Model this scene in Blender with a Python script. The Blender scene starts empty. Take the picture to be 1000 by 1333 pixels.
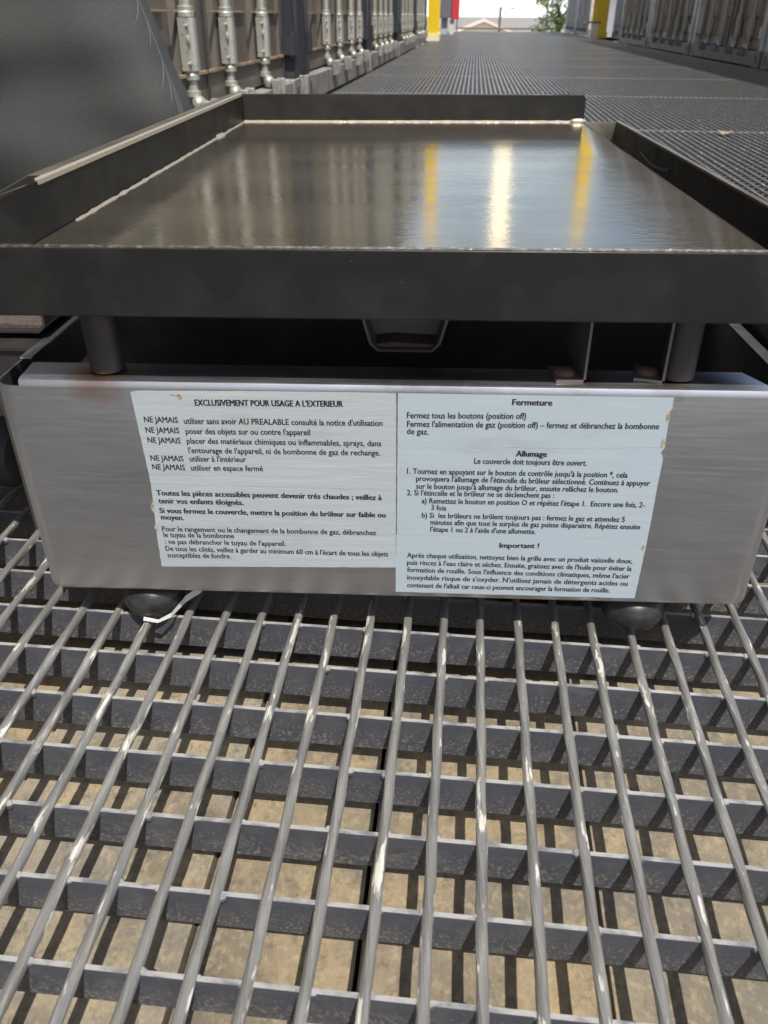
import bpy, bmesh, math, random
from mathutils import Vector, Matrix, noise
random.seed(7)
R = math.radians
scene = bpy.context.scene
col = scene.collection

# ------------------------------------------------------------------ camera
cam_d = bpy.data.cameras.new('camera'); cam = bpy.data.objects.new('camera', cam_d)
col.objects.link(cam); scene.camera = cam
cam_d.sensor_fit = 'VERTICAL'; cam_d.sensor_height = 32.0
cam_d.lens = 32.0 * 1040.0 / 1333.0
cam_d.clip_start = 0.02; cam_d.clip_end = 3000
YAW, PITCH, ROLL = R(5.39482), R(31.89726), R(0.41941)
fwd = Vector((-math.sin(YAW) * math.cos(PITCH), math.cos(YAW) * math.cos(PITCH), -math.sin(PITCH)))
rgt = Vector((math.cos(YAW), math.sin(YAW), 0)); upv = rgt.cross(fwd)
r2 = rgt * math.cos(ROLL) + upv * math.sin(ROLL)
u2 = upv * math.cos(ROLL) - rgt * math.sin(ROLL)
cm = Matrix((r2, u2, -fwd)).transposed().to_4x4()
cm.translation = Vector((-0.02640555, -0.41327398, 0.35115508))
cam.matrix_world = cm
cam_d.dof.use_dof = True; cam_d.dof.focus_distance = 0.56; cam_d.dof.aperture_fstop = 16.0

# ------------------------------------------------------------------ sky, sun, exposure
SUN_DIR = Vector((0.21, -0.50, 1.0)).normalized()          # towards the sun
elev = math.asin(SUN_DIR.z); azim = math.atan2(SUN_DIR.x, SUN_DIR.y)
world = bpy.data.worlds.new('World'); scene.world = world; world.use_nodes = True
wn = world.node_tree; bg = wn.nodes['Background']
sky = wn.nodes.new('ShaderNodeTexSky'); sky.sky_type = 'NISHITA'; sky.sun_disc = False
sky.sun_elevation = elev; sky.sun_rotation = azim
sky.dust_density = 1.5; sky.air_density = 1.0
# bright white cloud: a bank all round the horizon and broken cloud above it
tc = wn.nodes.new('ShaderNodeTexCoord'); sx = wn.nodes.new('ShaderNodeSeparateXYZ'); wn.links.new(tc.outputs['Generated'], sx.inputs[0])
hb = wn.nodes.new('ShaderNodeMapRange'); hb.interpolation_type = 'SMOOTHSTEP'
for i, v in ((1, .03), (2, .16), (3, 1.0), (4, 0.0)): hb.inputs[i].default_value = v
wn.links.new(sx.outputs['Z'], hb.inputs[0])
cn = wn.nodes.new('ShaderNodeTexNoise'); cn.inputs['Scale'].default_value = 3.2; cn.inputs['Detail'].default_value = 7
mp = wn.nodes.new('ShaderNodeMapping'); mp.inputs['Scale'].default_value = (1, 1, 2.2); mp.inputs['Location'].default_value = (.4, .2, .1)
wn.links.new(tc.outputs['Generated'], mp.inputs[0]); wn.links.new(mp.outputs[0], cn.inputs['Vector'])
cr = wn.nodes.new('ShaderNodeMapRange')
for i, v in ((1, .44), (2, .68), (3, 0.0), (4, .65)): cr.inputs[i].default_value = v
wn.links.new(cn.outputs['Fac'], cr.inputs[0])
mxx = wn.nodes.new('ShaderNodeMath'); mxx.operation = 'MAXIMUM'; wn.links.new(hb.outputs[0], mxx.inputs[0]); wn.links.new(cr.outputs[0], mxx.inputs[1])
# warm bright sky patch, added to make the streak reflected in the griddle
def wmath(op, a, bb=None):
    nd = wn.nodes.new('ShaderNodeMath'); nd.operation = op
    for i, v in enumerate((a, bb)):
        if v is None: continue
        if isinstance(v, (int, float)): nd.inputs[i].default_value = v
        else: wn.links.new(v, nd.inputs[i])
    return nd.outputs[0]
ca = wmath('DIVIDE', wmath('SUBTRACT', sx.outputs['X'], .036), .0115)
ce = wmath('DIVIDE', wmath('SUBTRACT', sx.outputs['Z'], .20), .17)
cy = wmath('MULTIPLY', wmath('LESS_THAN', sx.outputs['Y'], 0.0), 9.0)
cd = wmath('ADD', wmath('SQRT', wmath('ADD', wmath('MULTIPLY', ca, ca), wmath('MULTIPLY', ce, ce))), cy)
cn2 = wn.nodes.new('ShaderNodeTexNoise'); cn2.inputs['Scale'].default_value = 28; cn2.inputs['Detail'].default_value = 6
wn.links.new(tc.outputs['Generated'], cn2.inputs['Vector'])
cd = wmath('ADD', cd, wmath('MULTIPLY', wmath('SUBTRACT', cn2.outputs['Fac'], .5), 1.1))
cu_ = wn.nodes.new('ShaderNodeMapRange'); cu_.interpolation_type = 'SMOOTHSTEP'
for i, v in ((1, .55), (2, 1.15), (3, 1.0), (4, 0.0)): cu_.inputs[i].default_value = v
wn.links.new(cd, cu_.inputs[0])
cm_ = wn.nodes.new('ShaderNodeMix'); cm_.data_type = 'RGBA'; cm_.inputs[7].default_value = (11.5, 11.6, 12, 1)
wn.links.new(mxx.outputs[0], cm_.inputs[0]); wn.links.new(sky.outputs[0], cm_.inputs[6])
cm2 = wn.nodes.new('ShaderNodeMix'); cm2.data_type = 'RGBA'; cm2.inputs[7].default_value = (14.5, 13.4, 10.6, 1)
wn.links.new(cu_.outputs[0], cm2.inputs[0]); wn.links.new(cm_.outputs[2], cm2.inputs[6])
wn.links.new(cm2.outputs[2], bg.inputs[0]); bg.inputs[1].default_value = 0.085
sun_d = bpy.data.lights.new('sun', 'SUN'); sun_d.energy = 4.0; sun_d.angle = R(0.6); sun_d.color = (1, .95, .87)
sun = bpy.data.objects.new('sun', sun_d); col.objects.link(sun)
sun.rotation_euler = SUN_DIR.to_track_quat('Z', 'Y').to_euler()
scene.view_settings.view_transform = 'Standard'; scene.view_settings.look = 'None'
scene.view_settings.exposure = 0.65; scene.view_settings.gamma = 1.0
scene.view_settings.use_curve_mapping = False

# ------------------------------------------------------------------ helpers
class MB:
    def __init__(s): s.bm = bmesh.new()
    def box(s, x0, x1, y0, y1, z0, z1, mat=None):
        vs = [Vector((x, y, z)) for z in (z0, z1) for y in (y0, y1) for x in (x0, x1)]
        if mat is not None: vs = [mat @ v for v in vs]
        v = [s.bm.verts.new(p) for p in vs]
        for f in ((0, 2, 3, 1), (4, 5, 7, 6), (0, 1, 5, 4), (2, 6, 7, 3), (0, 4, 6, 2), (1, 3, 7, 5)):
            s.bm.faces.new([v[i] for i in f])
        return s
    def rings(s, rings, cap=True, closed=True):
        """loft a list of equally long point loops"""
        L = [[s.bm.verts.new(p) for p in r] for r in rings]
        n = len(L[0])
        for a, b in zip(L, L[1:]):
            for i in range(n if closed else n - 1):
                j = (i + 1) % n
                s.bm.faces.new((a[i], a[j], b[j], b[i]))
        if cap and closed:
            s.bm.faces.new(list(reversed(L[0]))); s.bm.faces.new(L[-1])
        return s
    def tube(s, pts, r, n=14, cap=True):
        pts = [Vector(p) for p in pts]
        if not isinstance(r, (list, tuple)): r = [r] * len(pts)
        rings = []
        for i, p in enumerate(pts):
            d = (pts[min(i + 1, len(pts) - 1)] - pts[max(i - 1, 0)]).normalized()
            a = Vector((0, 0, 1)) if abs(d.z) < .9 else Vector((1, 0, 0))
            e1 = d.cross(a).normalized(); e2 = d.cross(e1)
            rings.append([p + (e1 * math.cos(t) + e2 * math.sin(t)) * r[i] for t in [2 * math.pi * k / n for k in range(n)]])
        return s.rings(rings, cap)
    def lathe(s, prof, c=(0, 0, 0), n=24):
        c = Vector(c)
        return s.rings([[c + Vector((r * math.cos(t), r * math.sin(t), z)) for t in [2 * math.pi * k / n for k in range(n)]] for r, z in prof])
    def prism(s, poly, axis, a, b):
        """extrude a 2-D polygon along an axis ('x': poly is (y,z); 'y': (x,z); 'z': (x,y))"""
        def pt(p, t):
            return Vector((t, p[0], p[1])) if axis == 'x' else Vector((p[0], t, p[1])) if axis == 'y' else Vector((p[0], p[1], t))
        return s.rings([[pt(p, a) for p in poly], [pt(p, b) for p in poly]])
    def blob(s, c, rx, ry, rz, n=10):
        c = Vector(c); rs = []
        for i in range(1, n):
            ph = math.pi * i / n
            rs.append([c + Vector((rx * math.sin(ph) * math.cos(t), ry * math.sin(ph) * math.sin(t), -rz * math.cos(ph))) for t in [2 * math.pi * k / 12 for k in range(12)]])
        return s.rings(rs)
    def build(s, name, m, parent=None, smooth=False, bevel=0, seg=2, loc=None):
        bmesh.ops.recalc_face_normals(s.bm, faces=s.bm.faces)
        me = bpy.data.meshes.new(name); s.bm.to_mesh(me); s.bm.free()
        o = bpy.data.objects.new(name, me); col.objects.link(o)
        me.materials.append(m)
        if smooth:
            me.polygons.foreach_set('use_smooth', [True] * len(me.polygons))
            me.set_sharp_from_angle(angle=R(38))
        if bevel:
            b = o.modifiers.new('edge', 'BEVEL'); b.width = bevel; b.segments = seg; b.limit_method = 'ANGLE'; b.angle_limit = R(40)
            me.polygons.foreach_set('use_smooth', [True] * len(me.polygons))
            if not smooth: me.set_sharp_from_angle(angle=R(60))
        if parent: o.parent = parent
        if loc: o.location = loc
        return o
def tag(o, label=None, cat=None, group=None, kind=None):
    if label: o['label'] = label
    if cat: o['category'] = cat
    if group: o['group'] = group
    if kind: o['kind'] = kind
    return o
def empty(name, loc, rot=(0, 0, 0)):
    o = bpy.data.objects.new(name, None); col.objects.link(o); o.location = loc; o.rotation_euler = rot
    o.empty_display_size = .05
    return o

# ------------------------------------------------------------------ materials
class Mat:
    def __init__(s, name, rgb, rough=.5, metal=0.0, spec=.5):
        s.m = bpy.data.materials.new(name); s.m.use_nodes = True
        s.t = s.m.node_tree; s.b = s.t.nodes['Principled BSDF']
        s.b.inputs['Base Color'].default_value = (*rgb, 1); s.rgb = rgb
        s.b.inputs['Roughness'].default_value = rough; s.b.inputs['Metallic'].default_value = metal
        s.b.inputs['Specular IOR Level'].default_value = spec
        s.co = s.t.nodes.new('ShaderNodeTexCoord').outputs['Object']
        s.colour = None; s.bump_out = None; s.rough = rough; s.ro = None
    def n(s, kind, **kw):
        nd = s.t.nodes.new(kind)
        for k, v in kw.items(): setattr(nd, k, v)
        return nd
    def lk(s, a, b): s.t.links.new(a, b)
    def noise(s, scale=(1, 1, 1), sc=1.0, detail=4, rough=.55, loc=(0, 0, 0)):
        mp = s.n('ShaderNodeMapping'); mp.inputs['Scale'].default_value = scale; mp.inputs['Location'].default_value = loc
        s.lk(s.co, mp.inputs[0])
        nz = s.n('ShaderNodeTexNoise'); nz.inputs['Scale'].default_value = sc; nz.inputs['Detail'].default_value = detail; nz.inputs['Roughness'].default_value = rough
        s.lk(mp.outputs[0], nz.inputs['Vector'])
        return nz.outputs['Fac']
    def ramp(s, f, lo, hi, a=0.0, b=1.0):
        mr = s.n('ShaderNodeMapRange'); mr.inputs[1].default_value = lo; mr.inputs[2].default_value = hi
        mr.inputs[3].default_value = a; mr.inputs[4].default_value = b
        s.lk(f, mr.inputs[0]); return mr.outputs[0]
    def mul(s, a, b):
        m = s.n('ShaderNodeMath', operation='MULTIPLY'); s.lk(a, m.inputs[0])
        if isinstance(b, float): m.inputs[1].default_value = b
        else: s.lk(b, m.inputs[1])
        return m.outputs[0]
    def mix(s, fac, rgb):
        """blend the present base colour towards rgb by fac"""
        mx = s.n('ShaderNodeMix', data_type='RGBA')
        if s.colour is None: mx.inputs[6].default_value = (*s.rgb, 1)
        else: s.lk(s.colour, mx.inputs[6])
        mx.inputs[7].default_value = (*rgb, 1)
        s.lk(fac, mx.inputs[0]); s.colour = mx.outputs[2]
        s.lk(s.colour, s.b.inputs['Base Color']); return s
    def roughness(s, f, lo, hi):
        s.lk(s.ramp(f, .3, .7, lo, hi), s.b.inputs['Roughness']); return s
    def bump(s, f, strength=.3, dist=.001):
        bp = s.n('ShaderNodeBump'); bp.inputs['Strength'].default_value = strength; bp.inputs['Distance'].default_value = dist
        s.lk(f, bp.inputs['Height'])
        if s.bump_out: s.lk(s.bump_out, bp.inputs['Normal'])
        s.bump_out = bp.outputs[0]; s.lk(s.bump_out, s.b.inputs['Normal']); return s
    def spot(s, c, r, soft=.5, wob=0.0, axes=(1, 1, 1)):
        """mask: a stain of radius r round the point c (object space)"""
        mp = s.n('ShaderNodeMapping', vector_type='POINT')
        mp.inputs['Location'].default_value = [-c[i] * axes[i] for i in range(3)]; mp.inputs['Scale'].default_value = axes
        s.lk(s.co, mp.inputs[0])
        ln = s.n('ShaderNodeVectorMath', operation='LENGTH'); s.lk(mp.outputs[0], ln.inputs[0])
        v = ln.outputs['Value']
        if wob:
            nz = s.noise(sc=140.0, detail=3)
            ad = s.n('ShaderNodeMath', operation='MULTIPLY_ADD'); s.lk(nz, ad.inputs[0]); ad.inputs[1].default_value = wob; s.lk(v, ad.inputs[2]); v = ad.outputs[0]
        return s.ramp(v, r * (1 + soft) + wob * .5, r * (1 - soft) + wob * .5)

def make_mats():
    M = {}
    # painted / galvanised grating
    g = Mat('grating steel', (.057, .062, .078), .42, .0, .5)
    g.mix(g.ramp(g.noise(sc=60), .45, .75), (.08, .083, .094))
    g.mix(g.ramp(g.noise(sc=420, detail=6), .66, .74, 0, .6), (.26, .24, .20))
    g.mix(g.ramp(g.noise(sc=25, loc=(3, 2, 1)), .6, .8, 0, .5), (.07, .065, .06))
    sp = g.n('ShaderNodeSeparateXYZ'); g.lk(g.co, sp.inputs[0])
    g.mix(g.mul(g.ramp(sp.outputs['Z'], -.0017, -.0012), g.ramp(g.noise((.5, 1, 1), 160, 5), .35, .55, .25, .9)), (.30, .295, .285))
    g.mix(g.mul(g.ramp(sp.outputs['Z'], -.006, -.020), g.ramp(g.noise(sc=520, detail=6), .52, .66, 0, .8)), (.22, .20, .165))
    g.mix(g.ramp(g.noise((1, 1, 2), 45, 6, loc=(2, 5, 1)), .58, .72, 0, .5), (.13, .128, .125))
    g.roughness(g.noise(sc=90), .32, .55); g.bump(g.noise(sc=500), .25, .0006)
    M['grating'] = g.m
    g = Mat('worn rod steel', (.165, .162, .155), .36, .2, .5)
    g.mix(g.ramp(g.noise((1, .12, 1), 260, 5), .45, .7, 0, .8), (.25, .243, .225))
    g.mix(g.ramp(g.noise((1, .16, 1), 190, 5, loc=(5, 0, 0)), .605, .64, 0, .9), (.58, .56, .50))
    g.mix(g.ramp(g.noise(sc=90, loc=(1, 7, 0)), .58, .72, 0, .6), (.14, .135, .13))
    g.roughness(g.noise(sc=160), .30, .48); g.bump(g.noise((1, .12, 1), 700), .6, .0007)
    g.b.inputs['Coat Weight'].default_value = .5; g.b.inputs['Coat Roughness'].default_value = .26
    M['rod'] = g.m
    # wooden deck under the grating, one tone per plank
    for nm, c1, c2 in (('tan plank', (.235, .185, .115), (.15, .125, .09)), ('grey plank', (.19, .172, .142), (.245, .205, .14)), ('pale plank', (.215, .182, .128), (.155, .135, .105))):
        g = Mat(nm, c1, .8)
        g.mix(g.ramp(g.noise((1, .35, 1), 22, 6), .42, .62, 0, 1.0), c2)
        g.mix(g.ramp(g.noise((1, .5, 1), 60, 8, .7), .55, .68, 0, .75), (.33, .25, .13))
        g.mix(g.ramp(g.noise(sc=330, detail=6), .56, .66, 0, .6), (.15, .115, .07))
        g.mix(g.ramp(g.noise(sc=14, loc=(4, 1, 0)), .52, .68, 0, .75), (.115, .105, .09))
        g.mix(g.ramp(g.noise((1, .6, 1), 9, 8, .7, loc=(9, 3, 0)), .56, .64, 0, .7), (.10, .085, .065))
        g.mix(g.ramp(g.noise((1, .85, 1), 190, 8, .75), .50, .62, 0, .5), (.34, .27, .165))
        g.mix(g.ramp(g.noise((1, .8, 1), 120, 8, .75, loc=(6, 6, 0)), .52, .64, 0, .7), (.09, .075, .055))
        g.bump(g.noise((1, .3, 1), 160, 6), .35, .001)
        M[nm] = g.m
    # griddle: seasoned brushed steel
    g = Mat('seasoned steel', (.60, .53, .41), .24, .94)
    g.mix(g.ramp(g.noise((.35, 1, 1), 9, 6), .42, .62, 0, .85), (.43, .37, .27))
    g.mix(g.ramp(g.noise((.2, 2, 1), 60, 6), .5, .75, 0, .35), (.66, .58, .44))
    g.mix(g.ramp(g.noise(sc=420, detail=2), .735, .75), (.75, .72, .66))
    g.roughness(g.noise((.3, 1.5, 1), 16, 5), .08, .16)
    g.bump(g.noise((.22, 1, 1), 420, 3), .08, .0007)
    g.bump(g.noise((.6, 1, 1), 130, 3), .07, .001)
    g.bump(g.noise((.7, 1, 1), 300, 2), .05, .0008)
    M['griddle'] = g.m
    g = Mat('blackened steel', (.0095, .009, .0085), .42, .05, .3)
    g.mix(g.ramp(g.noise(sc=30, detail=6), .45, .7), (.019, .0175, .016))
    g.mix(g.ramp(g.noise(sc=300, detail=2), .755, .77, 0, .5), (.15, .14, .13))
    g.roughness(g.noise(sc=45), .36, .52); g.bump(g.noise(sc=500), .12, .0005)
    M['black'] = g.m
    g = Mat('weld and highlight', (.52, .47, .38), .28, .55)  # pale metal for weld beads and for the wall-top highlight strip
    g.bump(g.noise((1, 1, 1), 380, 3), .6, .001)
    M['weld'] = g.m
    g = Mat('worn plate edge', (.36, .33, .28), .28, 1.0)
    g.mix(g.ramp(g.noise(sc=260, detail=3), .45, .62), (.62, .58, .5)); g.bump(g.noise(sc=420), .6, .001)
    M['edge'] = g.m
    g = Mat('dark rim steel', (.34, .30, .24), .34, .85)
    g.mix(g.ramp(g.noise((1, .15, 1), 60, 5), .42, .68), (.50, .44, .35)); g.roughness(g.noise((1, .3, 1), 60), .22, .42)
    M['rim'] = g.m
    # stainless
    g = Mat('brushed stainless', (.60, .615, .655), .40, 1.0)
    g.mix(g.ramp(g.noise((.25, 1, 1), 9, 6), .40, .75, 0, .5), (.50, .505, .53))
    g.mix(g.ramp(g.noise((.03, 1, 1), 620, 4, .6), .45, .75, 0, .3), (.66, .665, .68))
    g.mix(g.ramp(g.noise((.5, 1, 1), 30, 5, loc=(2, 8, 3)), .62, .8, 0, .4), (.33, .30, .27))
    g.mix(g.spot((-.168, .004, .178), .015, .6, .008), (.36, .16, .07))
    g.mix(g.spot((.150, .004, .178), .011, .6, .008), (.28, .15, .09))
    g.mix(g.spot((.102, .004, .178), .010, .6, .008), (.30, .17, .10))
    g.mix(g.spot((.178, .006, .178), .011, .6, .01), (.42, .45, .56))
    g.mix(g.spot((.02, .012, .178), .02, .8, .02, (.6, 1, 1)), (.22, .2, .19))
    g.roughness(g.noise((.05, 1, 1), 520, 4), .33, .42)
    g.bump(g.noise((.02, 1, 1), 1200, 3), .07, .0004)
    M['stainless'] = g.m
    g = Mat('burnt steel', (.05, .045, .04), .6, .3)
    g.mix(g.ramp(g.noise(sc=60, detail=6), .5, .7, 0, .6), (.10, .075, .055)); M['burnt'] = g.m
    g = Mat('rust', (.12, .06, .042), .85)
    g.mix(g.ramp(g.noise(sc=300, detail=6), .45, .65), (.12, .085, .075)); g.bump(g.noise(sc=400), .6, .001); M['rust'] = g.m
    g = Mat('shaded rust', (.075, .055, .047), .9); g.mix(g.ramp(g.noise(sc=300, detail=6), .45, .65), (.04, .032, .03)); M['shaded rust'] = g.m  # darker copy of rust, with the side burner's shade put into the colour
    g = Mat('tube steel', (.034, .031, .031), .45, .3)
    g.mix(g.ramp(g.noise(sc=90, detail=5), .5, .7, 0, .7), (.06, .045, .038))
    M['tube'] = g.m
    g = Mat('bracket steel', (.13, .127, .124), .5, .5); g.mix(g.ramp(g.noise(sc=90, detail=5), .45, .7, 0, .7), (.14, .12, .11)); M['bracket'] = g.m
    g = Mat('black rubber', (.016, .016, .017), .36); g.mix(g.ramp(g.noise(sc=60, detail=6), .5, .75, 0, .7), (.055, .052, .05)); g.bump(g.noise(sc=400), .2, .0006); M['rubber'] = g.m
    # stickers
    for nm, c in (('cream sticker', (.34, .37, .39)), ('blue sticker', (.33, .385, .43))):
        g = Mat(nm, c, .45, 0, .4)
        g.mix(g.ramp(g.noise((.10, 1, 1), 260, 4), .55, .7, 0, .35), (.42, .44, .45))
        g.mix(g.ramp(g.noise((.4, 1, 1), 40, 6), .58, .78, 0, .45), (.26, .255, .235))
        g.bump(g.noise((.12, 1, 1.6), 60, 6, .7), .45 if nm[0] == 'c' else .15, .0012)
        M[nm] = g.m
    M['ink'] = Mat('ink', (.012, .012, .015), .5).m
    g = Mat('sticker grime', (.42, .37, .29), .8); g.mix(g.ramp(g.noise(sc=400), .4, .6), (.22, .15, .09)); M['grime'] = g.m
    M['white'] = Mat('white tape', (.55, .55, .53), .6).m
    # containers
    for nm, c, d in (('brown door', (.135, .118, .100), (.09, .075, .06)), ('grey door', (.28, .215, .16), (.19, .145, .105)), ('blue grey door', (.40, .43, .48), (.30, .32, .35))):
        g = Mat(nm, c, .45)
        g.mix(g.ramp(g.noise((1, 1, .3), 7, 6), .42, .7, 0, .8), d)
        g.mix(g.ramp(g.noise((1, 1, 1), 26, 7, .7), .64, .72, 0, .8), (.17, .09, .045))
        g.roughness(g.noise(sc=12), .35, .6); g.bump(g.noise(sc=60), .15, .002)
        M[nm] = g.m
    g = Mat('post paint', (.028, .031, .04), .4); g.mix(g.ramp(g.noise((1, 1, .4), 14, 6), .5, .7, 0, .7), (.05, .05, .058)); M['dark post'] = g.m
    g = Mat('pale post', (.58, .55, .50), .45); g.mix(g.ramp(g.noise((1, 1, .4), 14, 6), .5, .7, 0, .7), (.17, .15, .13)); M['pale post'] = g.m
    g = Mat('sill paint', (.24, .235, .225), .5); g.mix(g.ramp(g.noise(sc=14, detail=7), .45, .65, 0, .8), (.13, .115, .1)); g.mix(g.ramp(g.noise(sc=40, detail=7), .62, .7, 0, .8), (.2, .1, .05)); M['sill'] = g.m
    g = Mat('galvanised', (.46, .46, .41), .38, .55)
    g.mix(g.ramp(g.noise(sc=30, detail=6), .45, .7, 0, .7), (.36, .35, .30)); g.mix(g.ramp(g.noise(sc=70, detail=6, loc=(2, 2, 2)), .6, .7, 0, .7), (.24, .17, .10))
    g.bump(g.noise(sc=200), .2, .001); M['galv'] = g.m
    g = Mat('oxide bead', (.34, .24, .15), .7); g.mix(g.ramp(g.noise((.3, 1, 1), 30, 5), .45, .6), (.2, .12, .07)); M['bead'] = g.m
    g = Mat('dark gap', (.03, .03, .032), .6); M['dark'] = g.m
    # cover
    g = Mat('grey cover cloth', (.044, .046, .047), .85, 0, .3)
    g.mix(g.ramp(g.noise(sc=9, detail=5), .4, .7, 0, .7), (.056, .055, .051))
    g.mix(g.ramp(g.noise(sc=700, detail=3), .55, .7, 0, .6), (.09, .09, .092))
    g.bump(g.noise(sc=800, detail=3), .6, .0008); M['cover'] = g.m
    M['scuff'] = Mat('pale scuff', (.105, .11, .115), .8).m
    g = Mat('grey hose', (.04, .04, .042), .55); g.mix(g.ramp(g.noise(sc=40, detail=5), .5, .7, 0, .6), (.07, .07, .065)); M['hose'] = g.m
    # far end
    g = Mat('yellow paint', (.72, .48, .015), .45); g.mix(g.ramp(g.noise(sc=8, detail=5), .55, .8, 0, .5), (.55, .36, .03)); M['yellow'] = g.m
    M['cream'] = Mat('cream paint', (.72, .66, .48), .5).m
    M['red'] = Mat('red paint', (.55, .035, .05), .45).m
    M['cabinet'] = Mat('cabinet grey', (.13, .13, .16), .5).m
    M['railing'] = Mat('railing', (.12, .11, .09), .5).m
    M['house wall'] = Mat('house wall', (.80, .73, .60), .8).m
    M['house roof'] = Mat('house roof', (.68, .55, .48), .8).m
    g = Mat('asphalt', (.20, .19, .175), .9); g.mix(g.ramp(g.noise(sc=.4, detail=6), .4, .7), (.26, .245, .22)); M['ground'] = g.m
    M['bark'] = Mat('bark', (.09, .065, .045), .9).m
    g = Mat('leaf', (.13, .21, .05), .6); g.mix(g.ramp(g.noise(sc=1.2), .4, .6), (.085, .15, .03)); M['leaf'] = g.m
    g = Mat('dry leaf', (.25, .21, .14), .8); M['dry'] = g.m
    return M
M = make_mats()

# ------------------------------------------------------------------ setting: ground, planks, grating
WL, WR = -0.765, 2.245          # the faces of the two rows of containers
PIT, BAR = 0.025, 0.0393462     # pitch of the twisted rods (x) and of the flat bars (y)
Y0, Y1 = -0.53, 23.6
g = MB(); g.box(-400, 400, -60, 22.9, -.30, -.080); tag(g.build('ground', M['ground']), kind='structure')
g = MB(); g.box(-900, 900, 22.9, 2500, -3.4, -3.2); tag(g.build('lower_ground', M['ground']), kind='structure')
# planks lie along the walkway, each with its own tone and its own height
edges = [WL, -.62, -.46, -.335, -.27, -.142, -.058, .062, .215, .36, .50]
while edges[-1] < WR - .2: edges.append(edges[-1] + random.uniform(.12, .16))
edges.append(WR)
tones = {3: 'tan plank', 4: 'grey plank', 5: 'tan plank', 6: 'tan plank', 7: 'pale plank'}
groups = {'tan plank': MB(), 'grey plank': MB(), 'pale plank': MB()}
for i, (a, b) in enumerate(zip(edges, edges[1:])):
    t = tones.get(i, random.choice(list(groups)))
    zt = {4: -.0400, 5: -.0430, 6: -.0430, 7: -.0365}.get(i, -.0420 - random.uniform(0, .004))
    groups[t].box(a + .0012, b - .0012, Y0, 23.4, -.070, zt)
for t, mb in groups.items():
    tag(mb.build(t.replace(' ', '_') + 's', M[t]), kind='structure')
# flat bars, each a thin deep plate across the walkway
bars = MB(); nb = int((Y1 - Y0) / BAR)
j0 = math.ceil(Y0 / BAR)
for j in range(j0, j0 + nb):
    y = j * BAR; w = .00115
    bars.box(WL + .004, WR - .004, y - w, y + w, -.0262, -.0012)
# twisted square rods along the walkway; plain square rods where the twist cannot be seen
rods = MB(); i0 = math.ceil((WL + .01) / PIT); i1 = math.floor((WR - .01) / PIT)
def twisted(x, ya, yb, ph):
    n = int((yb - ya) / .004); rr = []
    for k in range(n + 1):
        y = ya + (yb - ya) * k / n
        a = ph + 2 * math.pi * y / .20
        dz = .00012 * noise.noise((x * 40, y * 30, 0))
        h = (.0031, .0028, .0026)
        rr.append([Vector((x + h[(0, 1, 2, 1)[q % 4]] * math.cos(a + q * math.pi / 6), y, -.0013 + dz + h[(0, 1, 2, 1)[q % 4]] * math.sin(a + q * math.pi / 6))) for q in range(12)])
    rods.rings(rr)
for i in range(i0, i1 + 1):
    x = i * PIT + random.uniform(-.0004, .0004)
    if -.56 < x < .56:
        twisted(x, Y0, 1.3, random.uniform(0, 6.28)); ya = 1.3
    else: ya = Y0
    rods.box(x - .0029, x + .0029, ya, Y1, -.0038, .0020)
# panel joints: a pair of band bars across the walkway
for k in range(14):
    y = 2.86 + 1.46 * k
    for s in (-.006, .006): bars.box(WL + .004, WR - .004, y + s - .0022, y + s + .0022, -.0265, .0010)
# weld lumps where a near rod crosses a bar
for i in range(-22, 23):
    for j in range(j0, 8):
        if random.random() < .85:
            x, y = i * PIT, j * BAR
            bars.blob((x + random.choice((-1, 1)) * .0028, y + random.uniform(-.001, .001), -.0028), random.uniform(.0018, .0032), random.uniform(.0014, .0026), random.uniform(.0018, .0032), 5)
bo = bars.build('grating_bars', M['grating']); tag(bo, kind='structure')
ro = rods.build('grating_rods', M['rod'], smooth=True); ro.data.set_sharp_from_angle(angle=R(14)); tag(ro, kind='structure')

# ------------------------------------------------------------------ burner box
O = Vector((-.0589942, .0062086, 0))
box = empty('burner_box', O, (0, R(-.5), R(3)))
tag(box, 'brushed stainless burner box with French warning stickers, standing on grating', 'burner')
VF, VB, UL, UR, ZB, ZT = -.010, .480, -.2286, .2268, .0300, .1780
def rrect(u0, u1, v0, v1, r, n=7):
    p = []
    for cx, cy, a0 in ((u1 - r, v0 + r, -90), (u1 - r, v1 - r, 0), (u0 + r, v1 - r, 90), (u0 + r, v0 + r, 180)):
        for k in range(n + 1):
            a = R(a0 + 90 * k / n); p.append((cx + r * math.cos(a), cy + r * math.sin(a)))
    return p
def ring(off, z, r=.012): return [Vector((x, y, z)) for x, y in rrect(UL + off, UR - off, VF + off, VB - off, max(r - off, .002))]
m = MB()     # outer skin, rounded lower edge, open at the top, 1.2 mm thick
m.rings([ring(.05, ZB), ring(.006, ZB), ring(.0018, ZB + .0005), ring(.0004, ZB + .0018), ring(0, ZB + .004), ring(0, ZT - .0042), ring(0.0012, ZT - .0042), ring(.0012, ZB + .008), ring(.012, ZB + .0012), ring(.05, ZB + .0012)], cap=False)
m.build('shell', M['stainless'], box, smooth=True)
m = MB(); m.box(UL + .04, UR - .04, VF + .04, VB - .04, ZB + .0014, ZB + .003); m.build('floor_pan', M['burnt'], box)
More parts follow.
